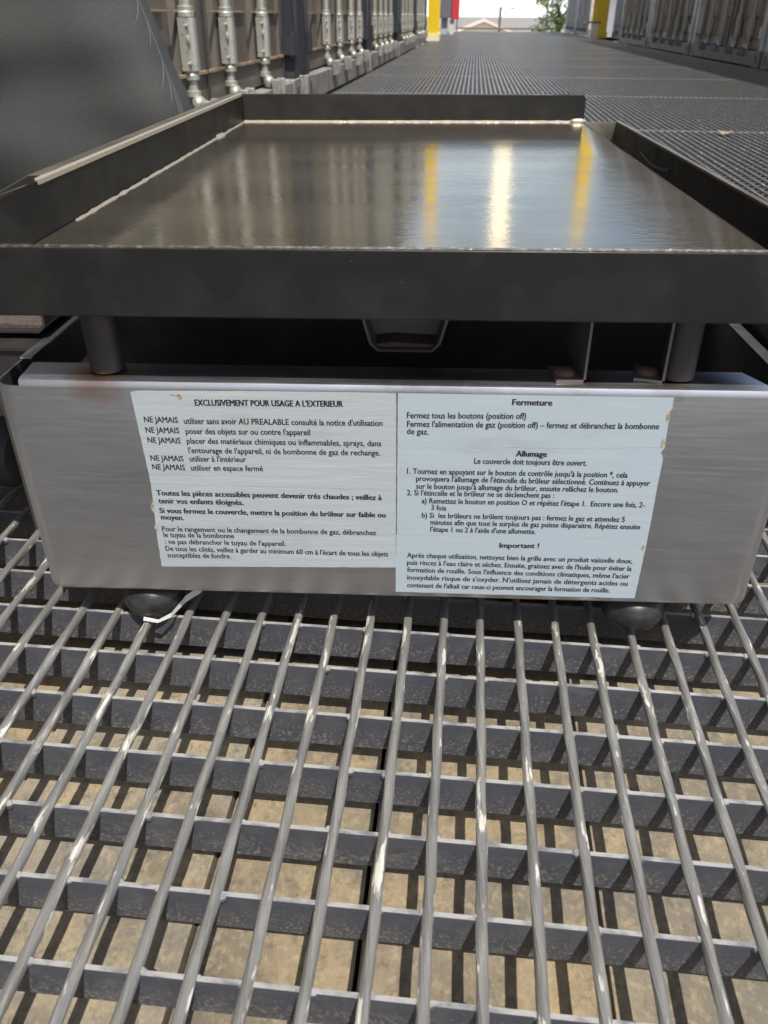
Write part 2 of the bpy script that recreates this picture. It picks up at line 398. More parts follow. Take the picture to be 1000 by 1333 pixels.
# front flange: a folded lip with a bright rolled edge, cut off obliquely at both ends
m = MB()
lip = [(VF - .0003, ZT - .0045), (VF - .0003, ZT - .0022), (VF + .0005, ZT - .0006), (VF + .0022, ZT), (VF + .026, ZT), (VF + .026, ZT - .0012), (VF + .003, ZT - .0012), (VF + .0012, ZT - .0045)]
def lipx(side, p):      # end cut
    t = max(0.0, (p[0] - VF) / .026); return (-.2115 - .0022 * t) if side < 0 else (.2085 - .0115 * t)
m.rings([[Vector((lipx(sd, p), p[0], p[1])) for p in lip] for sd in (-1, 1)])
m.build('front_flange', M['stainless'], box, smooth=True)
for sd in (-1, 1):
    m = MB(); u0, u1 = (UL, UL + .0075) if sd < 0 else (UR - .0075, UR)
    m.box(u0, u1, .030, VB - .02, ZT - .0036, ZT - .0024); m.build('side_flange', M['stainless'], box)
m = MB(); m.box(UL + .02, UR - .02, VB - .025, VB, ZT - .0036, ZT - .0024); m.build('rear_flange', M['stainless'], box)
# rubber feet
for u, v in ((-.165, .0100), (.160, .0100), (-.165, .44), (.160, .44)):
    m = MB(); m.lathe([(.006, .0022), (.013, .0026), (.0185, .0066), (.0210, .013), (.0200, .020), (.015, .0262), (.010, .0280), (.010, .0302)], (u, v, 0), 28)
    m.build('rubber_foot', M['rubber'], box, smooth=True)
# tubular burners with rusty trapezoid mouths
def burner(u, w_top, w_bot, z0, z1, va, vb, bm='bracket', cm='rust'):
    m = MB(); t = .0016
    prof = [(u - w_top, z1), (u - w_bot - .003, z0 + .005), (u - w_bot + .002, z0), (u + w_bot - .002, z0), (u + w_bot + .003, z0 + .005), (u + w_top, z1)]
    inn = [(u + w_top - t, z1), (u + w_bot + .003 - t, z0 + .005 + t * .6), (u + w_bot - .002 - t * .5, z0 + t), (u - w_bot + .002 + t * .5, z0 + t), (u - w_bot - .003 + t, z0 + .005 + t * .6), (u - w_top + t, z1)]
    m.prism(prof + inn, 'y', va, vb)
    m.prism(list(reversed(inn)), 'y', va + .022, va + .024)
    b = m.build('burner_tube', M[bm], box, smooth=True)
    m = MB(); m.prism([(u - w_bot, z0 + t + .0002), (u + w_bot, z0 + t + .0002), (u + w_bot, z0 + .0036), (u - w_bot * .4, z0 + .0050), (u - w_bot, z0 + .0034)], 'y', va + .004, va + .03)
    m.build('rust_crust', M[cm], b)
burner(.0045, .0275, .019, .1745, .200, .050, .42)
burner(-.252, .030, .026, .1800, .205, .060, .40, 'tube', 'shaded rust')
m = MB(); m.box(-.36, -.2292, .045, .42, .1735, .1755); m.box(-.36, -.2290, .047, .0485, .128, .1733); m.build('side_shelf', M['tube'], box)  # upright dark plate added to stand for the shade under the shelf
# steel brackets, bolted on the flange
def bracket(u, tilt):
    m = MB(); mt = Matrix.Translation((u, .0045, ZT + .0012)) @ Matrix.Rotation(tilt, 4, 'Z')
    m.box(-.0150, .0002, -.0075, .014, -.0010, .0006, mt)
    m.prism([(-.0075, .0006), (.014, .0006), (.085, .020), (.085, .040), (-.0075, .040)], 'x', 0, .0014)
    for v in m.bm.verts[-10:]: v.co = mt @ v.co
    b = m.build('bracket', M['bracket'], box)
    m = MB(); m.lathe([(.0062, 0), (.0062, .0008), (.0048, .0022), (.002, .0028)], mt @ Vector((-.0082, .003, .0007)), 18)
    m.build('bolt', M['rust'], b, smooth=True)
bracket(.1035, R(6)); bracket(.1490, R(-14))
for u in (UL - .011, UR + .006):  # dark plates added beside the box to hide the lit grating
    m = MB(); m.box(u, u + .0015, .015, .45, .06, .160 if u < 0 else .205); m.build('dark_screen', M['burnt'], box)
m = MB()
for v in (.16, .30): m.box(UL + .004, UR - .004, v, v + .003, .06, .165)
m.build('heat_baffle', M['burnt'], box)

# stickers: thin labels with worn corners, and their lettering
LINES = [
  ('Lb', "EXCLUSIVEMENT POUR USAGE A L'EXTERIEUR", -0.1127, -0.0289, 0.1638, 0.1645),
  ('Ln', 'NE JAMAIS', -0.1434, -0.1239, 0.1528, 0.1528),
  ('Ln', "utiliser sans avoir AU PREALABLE consulté la notice d'utilisation", -0.1204, -0.0066, 0.1523, 0.1531),
  ('Ln', 'NE JAMAIS', -0.1436, -0.1241, 0.1461, 0.1461),
  ('Ln', "poser des objets sur ou contre l'appareil", -0.1203, -0.0482, 0.1458, 0.1465),
  ('Ln', 'NE JAMAIS', -0.1435, -0.1242, 0.1396, 0.1396),
  ('Ln', 'placer des matériaux chimiques ou inflammables, sprays, dans', -0.1205, -0.0074, 0.1396, 0.1402),
  ('Ln', "l'entourage de l'appareil, ni de bombonne de gaz de rechange.", -0.1203, -0.008, 0.1334, 0.1341),
  ('Ln', 'NE JAMAIS', -0.1436, -0.1241, 0.1278, 0.1278),
  ('Ln', "utiliser à l'intérieur", -0.1204, -0.0869, 0.1278, 0.1281),
  ('Ln', 'NE JAMAIS', -0.1435, -0.124, 0.1219, 0.1219),
  ('Ln', 'utiliser en espace fermé', -0.1203, -0.0774, 0.1218, 0.1222),
  ('Lb', 'Toutes les pièces accessibles peuvent devenir très chaudes ; veillez à', -0.1439, -0.0074, 0.104, 0.104),
  ('Lb', 'tenir vos enfants éloignés.', -0.1435, -0.0914, 0.0984, 0.0984),
  ('Lb', 'Si vous fermez le couvercle, mettre la position du brûleur sur faible ou', -0.1439, -0.0051, 0.0914, 0.0917),
  ('Lb', 'moyen.', -0.1437, -0.1297, 0.0866, 0.0865),
  ('Ln', 'Pour le rangement ou le changement de la bombonne de gaz, débranchez', -0.1443, -0.0108, 0.078, 0.0787),
  ('Ln', 'le tuyau de la bombonne', -0.144, -0.0996, 0.0736, 0.0739),
  ('Ln', ": ne pas débrancher le tuyau de l'appareil.", -0.1439, -0.0675, 0.0684, 0.069),
  ('Ln', "De tous les côtés, veillez à garder au minimum 60 cm à l'écart de tous les objets", -0.1443, -0.0034, 0.0632, 0.0629),
  ('Ln', 'susceptibles de fondre.', -0.1438, -0.1031, 0.0581, 0.0584),
  ('Rb', 'Fermeture', 0.0654, 0.0872, 0.1673, 0.1673),
  ('Rn', 'Fermez tous les boutons (position off)', 0.0073, 0.0737, 0.1582, 0.159),
  ('Rn', "Fermez l'alimentation de gaz (position off) – fermez et débranchez la bombonne", 0.0074, 0.148, 0.1529, 0.1541),
  ('Rn', 'de gaz.', 0.0074, 0.0195, 0.1483, 0.1482),
  ('Rb', 'Allumage', 0.0702, 0.0876, 0.1353, 0.1353),
  ('Rn', 'Le couvercle doit toujours être ouvert.', 0.0466, 0.1111, 0.13, 0.1301),
  ('Rn', "1. Tournez en appuyant sur le bouton de contrôle jusqu'à la position *, cela", 0.0078, 0.1355, 0.1225, 0.1227),
  ('Rn', "provoquera l'allumage de l'étincelle du brûleur sélectionné. Continuez à appuyer", 0.0132, 0.1492, 0.1176, 0.1176),
  ('Rn', "sur le bouton jusqu'à allumage du brûleur, ensuite relâchez le bouton.", 0.0133, 0.1317, 0.1124, 0.1127),
  ('Rn', "2. Si l'étincelle et le brûleur ne se déclenchent pas :", 0.008, 0.0948, 0.1078, 0.108),
  ('Rn', "a) Remettez le bouton en position O et répétez l'étape 1.  Encore une fois, 2-", 0.0169, 0.1486, 0.1024, 0.1028),
  ('Rn', '3 fois', 0.0227, 0.0315, 0.0978, 0.0975),
  ('Rn', 'b) Si  les brûleurs ne brûlent toujours pas : fermez le gaz et attendez 5', 0.0172, 0.1386, 0.0922, 0.0923),
  ('Rn', 'minutes afin que tout le surplus de gaz puisse disparaitre. Répétez ensuite', 0.0225, 0.1486, 0.0873, 0.0873),
  ('Rn', "l'étape 1 ou 2 à l'aide d'une allumette.", 0.0226, 0.0865, 0.0822, 0.0822),
  ('Rb', 'Important !', 0.0654, 0.0894, 0.0715, 0.0718),
  ('Rn', 'Après chaque utilisation, nettoyez bien la grille avec un produit vaisselle doux,', 0.0086, 0.148, 0.0625, 0.0621),
  ('Rn', "puis rincez à l'eau claire et séchez. Ensuite, graissez avec de l'huile pour éviter la", 0.0086, 0.1483, 0.0569, 0.0563),
  ('Rn', "formation de rouille. Sous l'influence des conditions climatiques, même l'acier", 0.0088, 0.148, 0.0513, 0.0504),
  ('Rn', "inoxydable risque de s'oxyder. N'utilisez jamais de détergents acides ou", 0.0088, 0.1478, 0.0453, 0.0447),
  ('Rn', "contenant de l'alkali car ceux-ci peuvent encourager la formation de rouille.", 0.0089, 0.1374, 0.0392, 0.039),
]
def sticker(poly, mat, names, label, z=0.0):
    m = MB(); v0 = VF - .00022 - z
    pts = []
    n = len(poly)
    for i in range(n):
        a, b = Vector(poly[i]), Vector(poly[(i + 1) % n])
        k = max(2, int((b - a).length / .004))
        for q in range(k):
            p = a.lerp(b, q / k); s = .00014 if q else 0
            pts.append((p.x + random.uniform(-s, s), p.y + random.uniform(-s, s)))
    m.rings([[Vector((x, v0, zz)) for x, zz in pts], [Vector((x, VF + .0002, zz)) for x, zz in pts]])
    o = m.build('warning_sticker', M[mat], box); o['label'] = label
    zs = [p[1] for p in poly]; us = [p[0] for p in poly]
    letters = bmesh.new()
    for kind, text, ua, ub, za, zb in LINES:
        zm = (za + zb) / 2
        if not (min(zs) - .001 < zm < max(zs) + .001 and min(us) - .002 < ua < max(us)): continue
        cu = bpy.data.curves.new('t', 'FONT'); cu.body = text; cu.size = .0056; cu.resolution_u = 2
        cu.fill_mode = 'FRONT'
        to = bpy.data.objects.new('t', cu); col.objects.link(to)
        dg = bpy.context.evaluated_depsgraph_get(); me = bpy.data.meshes.new_from_object(to.evaluated_get(dg))
        xs = [v.co.x for v in me.vertices]; x0, x1 = min(xs), max(xs); sx = (ub - ua) / (x1 - x0)
        for v in me.vertices:
            t = (v.co.x - x0) / (x1 - x0)
            v.co = Vector((ua + (v.co.x - x0) * sx, v0 - .00012, za + (zb - za) * t + v.co.y * .95 + .00005))
        letters.from_mesh(me)
        for sh in ((.00022, .00045) if kind[1] == 'b' else (.00012, .00013)):     # the strokes thickened
            for v in me.vertices: v.co.x += sh if sh < .0004 else .00023; v.co.y -= .00003
            letters.from_mesh(me)
        bpy.data.objects.remove(to); bpy.data.curves.remove(cu); bpy.data.meshes.remove(me)
    me = bpy.data.meshes.new('lettering'); letters.to_mesh(me); letters.free(); me.materials.append(M['ink'])
    lo = bpy.data.objects.new('lettering', me); col.objects.link(lo); lo.parent = o
    return o
s1 = sticker([(-.1484, .1712), (-.1445, .1720), (.0012, .1738), (.0014, .1106), (-.1462, .1120)], 'cream sticker', 0, 'wrinkled upper left sticker with a list of NE JAMAIS warnings')
s2 = sticker([(-.1462, .1116), (.0014, .1102), (.0016, .0544), (-.1488, .0507), (-.1482, .075)], 'cream sticker', 0, 'wrinkled lower left sticker with bold and plain lines of text')
s3 = sticker([(.0022, .1738), (.1530, .1746), (.1534, .1668), (.1524, .1650), (.1536, .1424), (.0022, .1392)], 'blue sticker', 0, 'top right sticker headed Fermeture')
s4 = sticker([(.0022, .1388), (.1534, .1420), (.1520, .1395), (.1538, .1360), (.1545, .0800), (.0022, .0790)], 'blue sticker', 0, 'middle right sticker headed Allumage')
s5 = sticker([(.0018, .0786), (.1545, .0796), (.1540, .0348), (.0016, .0352)], 'blue sticker', 0, 'bottom right sticker headed Important')
# grime on the sticker borders
def grime(parent, spots):
    m = MB()
    for u, z, ru, rz in spots:
        n = 14
        p = [(u + ru * math.cos(2 * math.pi * k / n) * random.uniform(.5, 1.1), z + rz * math.sin(2 * math.pi * k / n) * random.uniform(.5, 1.1)) for k in range(n)]
        m.rings([[Vector((x, VF - .00042, y)) for x, y in p], [Vector((x, VF - .0002, y)) for x, y in p]])
    m.build('grime_patch', M['grime'], parent)
grime(s1, [(-.1225, .1702, .0030, .0009), (-.1205, .1690, .0014, .0016)])
grime(s2, [(-.1475, .095, .0012, .004), (-.1478, .081, .0014, .0025)])
grime(s3, [(.1518, .162, .0011, .004), (.1522, .1455, .0013, .003)])
grime(s5, [(.1528, .0742, .0012, .002)])

# ------------------------------------------------------------------ griddle plate
plate = empty('griddle_plate', O, (0, R(-.55), R(3)))
tag(plate, 'large steel griddle plate with shiny cooking surface and raised walls on the stainless box', 'griddle')
PF, PB, PL, PR, PZ, PBOT = -.0200, .520, -.1800, .1835, .2546, .2190
m = MB()    # cooking surface: a thick plate whose right edge rolls down into the gutter
xs = [PL + .0006, PL + .004] + [PL + (PR - PL) * k / 12 for k in range(1, 12)] + [PR - .006, PR - .003, PR - .001, PR]
zs_ = [0, 0] + [0] * 11 + [0, -.0004, -.0015, -.004]
rr = []
for y in (PF, PB):
    rr.append([Vector((x, y, PZ + z)) for x, z in zip(xs, zs_)] + [Vector((PR, y, PZ - .022)), Vector((PR - .004, y, PZ - .022)), Vector((PR - .004, y, PZ - .007)), Vector((PL + .0006, y, PZ - .007))])
m.rings(rr); m.build('cooking_surface', M['griddle'], plate, smooth=True)
m = MB(); m.box(PL - .034, PR + .062, PF - .0035, PF - .0004, PBOT, PZ - .0006); m.build('front_apron', M['black'], plate, bevel=.0008)
m = MB()    # worn bright front edge: a thin ragged bead
n = 260; rr = []
for k in range(n + 1):
    x = PL - .033 + (PR + .094 - PL) * k / n
    h = .0006 + .00045 * abs(noise.noise((x * 300, 0, 0))) + .0003 * noise.noise((x * 900, 3, 0))
    rr.append([Vector((x, PF - .0030, PZ - .0010)), Vector((x, PF - .0032, PZ - .0004 + h * .3)), Vector((x, PF - .0018, PZ + h * .7)), Vector((x, PF + .0004, PZ - .0002))])
m.rings(rr); m.build('worn_edge', M['edge'], plate, smooth=True)
HW = .0262
def wallbox(name, x0, x1, y0, y1, z0, z1, mat='black', bev=.0016):
    m = MB(); m.box(x0, x1, y0, y1, z0, z1); return m.build(name, M[mat], plate, bevel=bev, seg=3)
m = MB(); zt = PZ + HW
m.rings([[Vector((PL - w, y, PBOT + .002)), Vector((PL, y, PBOT + .002)), Vector((PL, y, zt)), Vector((PL - w, y, zt - dz))] for y, w, dz in ((PF - .0002, .030, .0135), (PF + .012, .026, .008), (PF + .04, .0135, .0005), (PB + .004, .0125, 0))])
lw = m.build('side_wall', M['black'], plate)
m = MB()
m.rings([[Vector((PL - w + .0006, y, zt - dz - .0012)), Vector((PL - w + .0006, y, zt - dz + .0004)), Vector((PL - .0022, y, zt + .0004 - dz * .1)), Vector((PL - .0022, y, zt - .0012 - dz * .1))] for y, w, dz in ((PF + .001, .0295, .0133), (PF + .012, .026, .008), (PF + .04, .0135, .0005), (PB + .0035, .0125, 0))])
m.build('rim_strip', M['rim'], lw)
m = MB(); rr = []  # highlight along the wall's inner top edge, modelled as a pale strip
for k in range(121):
    y = PF + .02 + (PB - .018 - PF) * k / 120
    w = .0005 + .0005 * noise.noise((y * 60, 1, 0))
    rr.append([Vector((PL - .0012, y, PZ + HW + .0004)), Vector((PL - .0008 - w, y, PZ + HW + .0013)), Vector((PL + .0002, y, PZ + HW + .0004)), Vector((PL + .0004, y, PZ + HW - .0018))])
m.rings(rr); m.build('edge_highlight', M['weld'], lw, smooth=True)
# rear splash wall with a rounded outer corner
m = MB(); r = .006; top = PZ + HW; xa, xb = PL + .0004, .1812
prof = [(xa, PZ - .012), (xb, PZ - .012), (xb, top - r)] + [(xb - r + r * math.cos(R(a)), top - r + r * math.sin(R(a))) for a in (15, 30, 45, 60, 75, 90)] + [(xa, top)]
m.prism(prof, 'y', PB, PB + .004); bw = m.build('rear_wall', M['black'], plate, bevel=.0008)
m = MB()   # weld bead at its foot, thicker at the right end
rr = []
for k in range(101):
    x = PL + .001 + (PR - .012 - PL) * k / 100; w = .0014 + .0003 * noise.noise((x * 120, 5, 0))
    rr.append([Vector((x, PB + .0005, PZ - .0002)), Vector((x, PB - w, PZ)), Vector((x, PB - w * .8, PZ + w * .8)), Vector((x, PB + .0005, PZ + w * 1.2))])
m.rings(rr)
m.blob((PR - .0085, PB - .001, PZ + .001), .0085, .0028, .0028, 8)
m.build('weld_bead', M['weld'], bw, smooth=True)
m = MB(); rr = []     # weld bead between surface and left wall, lumpy
for k in range(201):
    y = PF + .055 + (PB - .05 - PF) * k / 200
    w = .0012 + .0007 * noise.noise((y * 90, 9, 0)) + (.0016 if abs(y - .40) < .012 else 0)
    x = PL + .0016 + .0007 * noise.noise((y * 30, 2, 0))
    rr.append([Vector((x - w, y, PZ - .0003)), Vector((x - w * .6, y, PZ + w * .7)), Vector((x + w * .5, y, PZ + w * .6)), Vector((x + w, y, PZ - .0003))])
m.rings(rr); m.build('weld_bead', M['weld'], plate, smooth=True)
# grease gutter on the right
gz0 = PBOT + .002; GU0, GU1 = PR + .0003, .2170
gut = wallbox('gutter_wall', GU1, GU1 + .0042, PF - .0001, PB + .012, gz0, PZ - .0006, 'black', .0008)
m = MB(); m.box(GU1 + .0004, GU1 + .0040, PF, PB + .0115, PZ - .0008, PZ + .0004); m.build('gutter_rim', M['rim'], gut, bevel=.0005)
m = MB(); m.box(GU0 - .006, GU1, PF, PB + .012, gz0 - .001, gz0 + .001); m.build('gutter_floor', M['black'], plate)
m = MB(); m.box(GU0 + .0002, GU1, PB + .0085, PB + .0119, gz0 + .001, PZ - .0010); m.build('gutter_end', M['rim'], plate)
m = MB(); rr = []
for k in range(41):
    y = .30 + .10 * k / 40; w = .0016 + .0007 * noise.noise((y * 200, 4, 0))
    z = PZ - .014 - .004 * math.sin(k / 40 * 3.1)
    rr.append([Vector((GU1 + .0004, y, z - w)), Vector((GU1 - w, y, z - w * .5)), Vector((GU1 - w, y, z + w * .5)), Vector((GU1 + .0004, y, z + w))])
m.rings(rr); m.build('weld_bead', M['tube'], gut, smooth=True)
m = MB(); m.box(PL + .004, PR - .004, PF + .03, PB - .02, PBOT + .010, PBOT + .012); m.build('under_pan', M['burnt'], plate)
# tubular legs standing on the flange of the burner box
for u, v in ((-.1650, .0062), (.1575, .0072), (-.165, .43), (.1575, .43)):
    m = MB(); zb = ZT + .0012 if v < .1 else ZT - .02
    m.tube([(u, v, zb), (u, v, PZ - .0075)], .0098, 28)
    m.build('leg', M['tube'], plate, smooth=True)

# ------------------------------------------------------------------ shipping containers with lock rods
CW, CH = 2.44, 2.59
def make_container(name, dmat, pmat, rods_at, near):
    root = empty(name, (0, 0, 0))
    m = MB(); m.box(.004, CW - .004, .30, 6.05, .02, CH - .01); m.build('container_body', M[dmat], root)
    post_w = .10
    for k, x0 in enumerate((0, CW - post_w)):
        m = MB(); m.box(x0, x0 + post_w, .006, .11, .118, CH - .118)
        p = m.build('corner_post', M[pmat], root, bevel=.006)
        for z in (0, CH - .118):
            m = MB(); z1 = z + .118; xa, xb = x0 - .002, x0 + post_w + .06
            if k: xa, xb = x0 - .06, x0 + post_w + .002
            m.box(xa, xb, 0, .022, z, z1); m.box(xa, xb, .022, .14, z, z + .012); m.box(xa, xb, .022, .14, z1 - .012, z1)
            m.box(xa, xa + .02, .022, .14, z + .012, z1 - .012); m.box(xb - .02, xb, .022, .14, z + .012, z1 - .012)
            cst = m.build('corner_casting', M['sill'], p, bevel=.004)
            mm = MB(); xm = (xa + xb) / 2
            mm.prism([(xm - .012, z + .03), (xm + .012, z + .03), (xm + .016, z + .06), (xm + .012, z + .09), (xm - .012, z + .09), (xm - .016, z + .06)], 'y', -.0015, .004); mm.build('casting_hole', M['dark'], p)
        for z in (.20, .95, 1.7, 2.25):
            m = MB(); s = 1 if k == 0 else -1; xc = x0 + (post_w if k == 0 else 0)
            m.tube([(xc + s * .012, .012, z), (xc + s * .012, .012, z + .085)], .017, 12); m.box(xc - .03, xc + .03, -.004, .05, z + .006, z + .079)
            m.build('hinge', M[pmat], p, smooth=True)
    m = MB(); m.box(post_w + .062, CW - post_w - .062, .002, .12, .008, .112); m.build('door_sill', M['sill'], root, bevel=.004)
    m = MB(); m.box(post_w + .062, CW - post_w - .062, .002, .12, CH - .13, CH - .01); m.build('door_header', M[pmat], root, bevel=.004)
    mid = CW / 2
    for k, (a, b) in enumerate(((post_w + .02, mid - .006), (mid + .006, CW - post_w - .02))):
        m = MB()    # pressed panel: shallow vertical corrugation inside a flat frame
        m.box(a, b, .053, .083, .122, .205); m.box(a, b, .053, .083, CH - .30, CH - .14)
        m.box(a, a + .05, .053, .083, .205, CH - .30); m.box(b - .05, b, .053, .083, .205, CH - .30)
        rr_top = []; n = 4; w = (b - a - .10) / n
        pts = []
        for q in range(n):
            x = a + .05 + q * w
            pts += [(x, .076), (x + w * .30, .076), (x + w * .38, .060), (x + w * .92, .060), (x + w, .076)]
        m.rings([[Vector((x, y, z)) for x, y in pts] for z in (.205, CH - .30)], cap=False, closed=False)
        d = m.build('door', M[dmat], root)
        m = MB(); m.box(a + .01, b - .01, .0445, .0528, .1995, .2075); m.box(a + .05, b - .05, .051, .0585, .354, .3585)
        m.build('door_bead', M['bead'], d)
        m = MB(); m.box(b - .004, b + .004, .045, .0525, .12, CH - .14); m.build('door_gasket', M['dark'], d)
    for x in rods_at:
        y = .036
        m = MB(); m.tube([(x, y, .205), (x, y, CH - .06)], .0168, 16)
        m.tube([(x, y, .145), (x, y, .213)], .0145, 14)
        rd = m.build('lock_rod', M['galv'], root, smooth=True)
        m = MB()     # guide bracket: a plate folded round the rod with bolted ears
        hw = .0200
        prof = [(x - hw - .009, y + .016), (x - hw - .009, y - .002), (x - hw, y - .006)] + [(x + hw * math.cos(R(a)), y - .008 - .018 * math.sin(R(a))) for a in range(180, -1, -20)] + [(x + hw, y - .006), (x + hw + .009, y - .002), (x + hw + .009, y + .016)]
        m.prism(prof, 'z', .216, .341)
        for z in (.2335, .322):
            for s in (-1, 1):
                m.tube([(x + s * (hw + .0055), y - .010, z), (x + s * (hw + .0055), y + .002, z)], .0042, 8)
        m.blob((x - hw - .006, y - .008, .29), .005, .005, .012, 6)
        m.lathe([(.0168, .341), (.0235, .3425), (.0235, .353), (.021, .356), (.0215, .366), (.0168, .368)], (x, y, 0), 16)
        m.lathe([(.0145, .192), (.0215, .194), (.0215, .206), (.019, .209), (.0195, .216)], (x, y, 0), 16)
        m.build('guide_bracket', M['galv'], rd, smooth=True)
        m = MB()     # cam foot and its keeper on the sill
        m.lathe([(.0145, .150), (.021, .152), (.021, .166), (.0145, .168)], (x, y, 0), 14)
        m.blob((x - .018, y - .018, .135), .024, .020, .022, 8); m.blob((x + .020, y - .014, .128), .020, .024, .018, 8); m.blob((x, y - .03, .120), .018, .016, .022, 8)
        m.build('cam_foot', M['galv'], rd, smooth=True)
        m = MB(); m.box(x - .045, x + .045, -.018, .004, .085, .112); m.box(x - .05, x - .035, -.030, .002, .075, .145); m.box(x + .035, x + .05, -.030, .002, .075, .145)
        m.build('cam_keeper', M['sill'], rd, bevel=.004)
    return root
def copy_tree(o, parent=None):
    c = o.copy(); col.objects.link(c)
    if parent: c.parent = parent
    for ch in o.children: copy_tree(ch, c)
    return c
A = make_container('shipping_container', 'brown door', 'dark post', [.57, 1.02, 1.42, 1.91], True)
B = make_container('shipping_container', 'brown door', 'dark post', [.79, 1.24, 1.76, 2.17], True)
Cc = make_container('shipping_container', 'grey door', 'pale post', [.53, 1.02, 1.52, 1.93], False)
D = make_container('shipping_container', 'blue grey door', 'pale post', [.55, 1.05, 1.5, 1.95], False)
ordn = ['nearest', 'second', 'third', 'fourth', 'fifth', 'sixth', 'seventh']
GL, GR = 'containers along the left side of the walkway', 'containers along the right side of the walkway'
used = set()
def place(proto, side, y, label, back=0.0):
    o = proto if proto.name not in used else copy_tree(proto)
    used.add(proto.name)
    if side < 0: o.location = (WL, y, .001); o.rotation_euler = (0, 0, R(90))
    else: o.location = (WR + back, y + CW, .001); o.rotation_euler = (0, 0, R(-90))
    tag(o, label, 'container', GL if side < 0 else GR)
place(A, -1, 1.02, 'brown container with large galvanised lock rods, nearest on the left, beside the grey cover')
place(B, -1, 3.61, 'brown container on the left, second from the grey cover, beyond a dark blue post')
for k, y in enumerate((6.16, 8.71, 11.26)):
    place((A, B, B)[k], -1, y, 'brown container on the left, %s from the grey cover' % ('third', 'fourth', 'fifth')[k])
place(D, -1, 16.2, 'blue grey container on the left beyond the left yellow column')
place(Cc, 1, 7.20, 'grey brown container on the right, nearest of its row, cut by the picture edge')
for k, y in enumerate((9.72, 12.24)):
    place(Cc, 1, y, 'grey brown container on the right, %s from the right picture edge' % ('second', 'third')[k])
place(D, 1, 14.78, 'blue grey container on the right just in front of the yellow column', .25)
place(D, 1, 18.9, 'blue grey container on the right just behind the yellow column')
place(D, 1, 21.42, 'blue grey container at the far right end of the walkway beside the green tree')
# the row goes on beside and behind the camera
place(A, -1, -1.53, 'brown container on the left beside the griddle, hidden by the grey cover')
place(Cc, 1, 4.68, 'grey brown container on the right, beside the griddle and outside the picture')
place(Cc, 1, 2.16, 'grey brown container on the right, level with the griddle and outside the picture')

# ------------------------------------------------------------------ grey cover, hose, tape, leaf
m = MB(); nz, nt = 40, 64; rr = []
for k in range(nz + 1):
    t = k / nz; z = .002 + .62 * t
    xr = -.366 - .10 * t - .115 * t * t          # right side leans away as it rises
    xl = -.735; cx = (xr + xl) / 2; hx = (xr - xl) / 2
    loop = []
    for q in range(nt):
        a = 2 * math.pi * q / nt
        ca, sa = math.cos(a), math.sin(a)
        ex = math.copysign(abs(ca) ** .55, ca); ey = math.copysign(abs(sa) ** .8, sa)
        x = cx + hx * ex; y = .80 + .075 * ey * (1 - .35 * t)
        f = .018 * noise.noise((x * 6 + 3, z * 13, 2)) + .010 * math.sin(z * 34 + x * 9 + 1.5 * noise.noise((x * 6, z * 5, 0))) * (.5 + .5 * noise.noise((x * 4, z * 4, 7)))
        y += f * (1 if sa < 0 else -1) * min(1, abs(sa) * 1.5)
        x += .004 * noise.noise((z * 22, 3, ca))
        loop.append(Vector((x, y, z)))
    rr.append(loop)
m.rings(rr)
cov = m.build('grey_cover', M['cover'], None, smooth=True)
tag(cov, 'dark grey fabric cover with pale scuffs down its edge, left of the griddle', 'cover')
def surf(t, q):
    i = t * nz; a = rr[int(i)]; b = rr[min(int(i) + 1, nz)]; f = i - int(i)
    q0 = int(math.floor(q)); g = q - q0
    pa = a[q0 % nt].lerp(a[(q0 + 1) % nt], g); pb = b[q0 % nt].lerp(b[(q0 + 1) % nt], g)
    return pa.lerp(pb, f)
m = MB()
for t0, t1, q0, q1, w in ((.30, .72, -2, -2.2, .0011), (.48, .42, -2.2, -5.5, .0012), (.46, .39, -2.2, -4.6, .001), (.60, .54, -2.2, -6, .0011), (.43, .36, -2.5, -3.6, .0011), (.55, .50, -2.2, -4.2, .001), (.66, .60, -2.2, -4, .001), (.40, .36, -2.3, -2.9, .0012)):
    pts = [surf(t0 + (t1 - t0) * k / 16, q0 + (q1 - q0) * (k / 16) ** 1.5) + Vector((.0003, -.0004, 0)) for k in range(17)]
    m.tube(pts, [.62 * w * (.2 + .8 * math.sin(math.pi * (k + .3) / 16.6)) for k in range(17)], 6)
m.build('pale_scuff', M['scuff'], cov, smooth=True)
def hz(u, v, z): return O + Vector((math.cos(R(3)) * u - math.sin(R(3)) * v, math.sin(R(3)) * u + math.cos(R(3)) * v, z))
m = MB(); pts = [hz(-.50, .215, .034), hz(-.42, .195, .034), hz(-.36, .180, .033), hz(-.332, .172, .033), hz(-.318, .168, .033), hz(-.312, .166, .033)]
m.tube(pts, [.032, .032, .032, .031, .026, .012], 24)
tag(m.build('grey_tube', M['hose'], None, smooth=True), 'round grey tube with a blunt end, lying on the grating left of the burner box', 'tube')
m = MB(); pts = [hz(-.168, -.0105, .0055), hz(-.158, -.0115, .0045), hz(-.150, -.007, .0065), hz(-.143, .006, .0105), hz(-.134, .013, .014), hz(-.128, .020, .018)]
ws = [.0012, .0010, .0016, .0026, .0030, .0012]; rr2 = []
for p, w in zip(pts, ws):
    rr2.append([p + Vector((0, -.0003, -w)), p + Vector((0, .0003, -w)), p + Vector((.0004, .0008, w)), p + Vector((.0004, .0002, w))])
m.rings(rr2); tag(m.build('tape_strip', M['white'], None), 'torn strip of white tape stuck beside the left rubber foot of the burner box', 'tape')
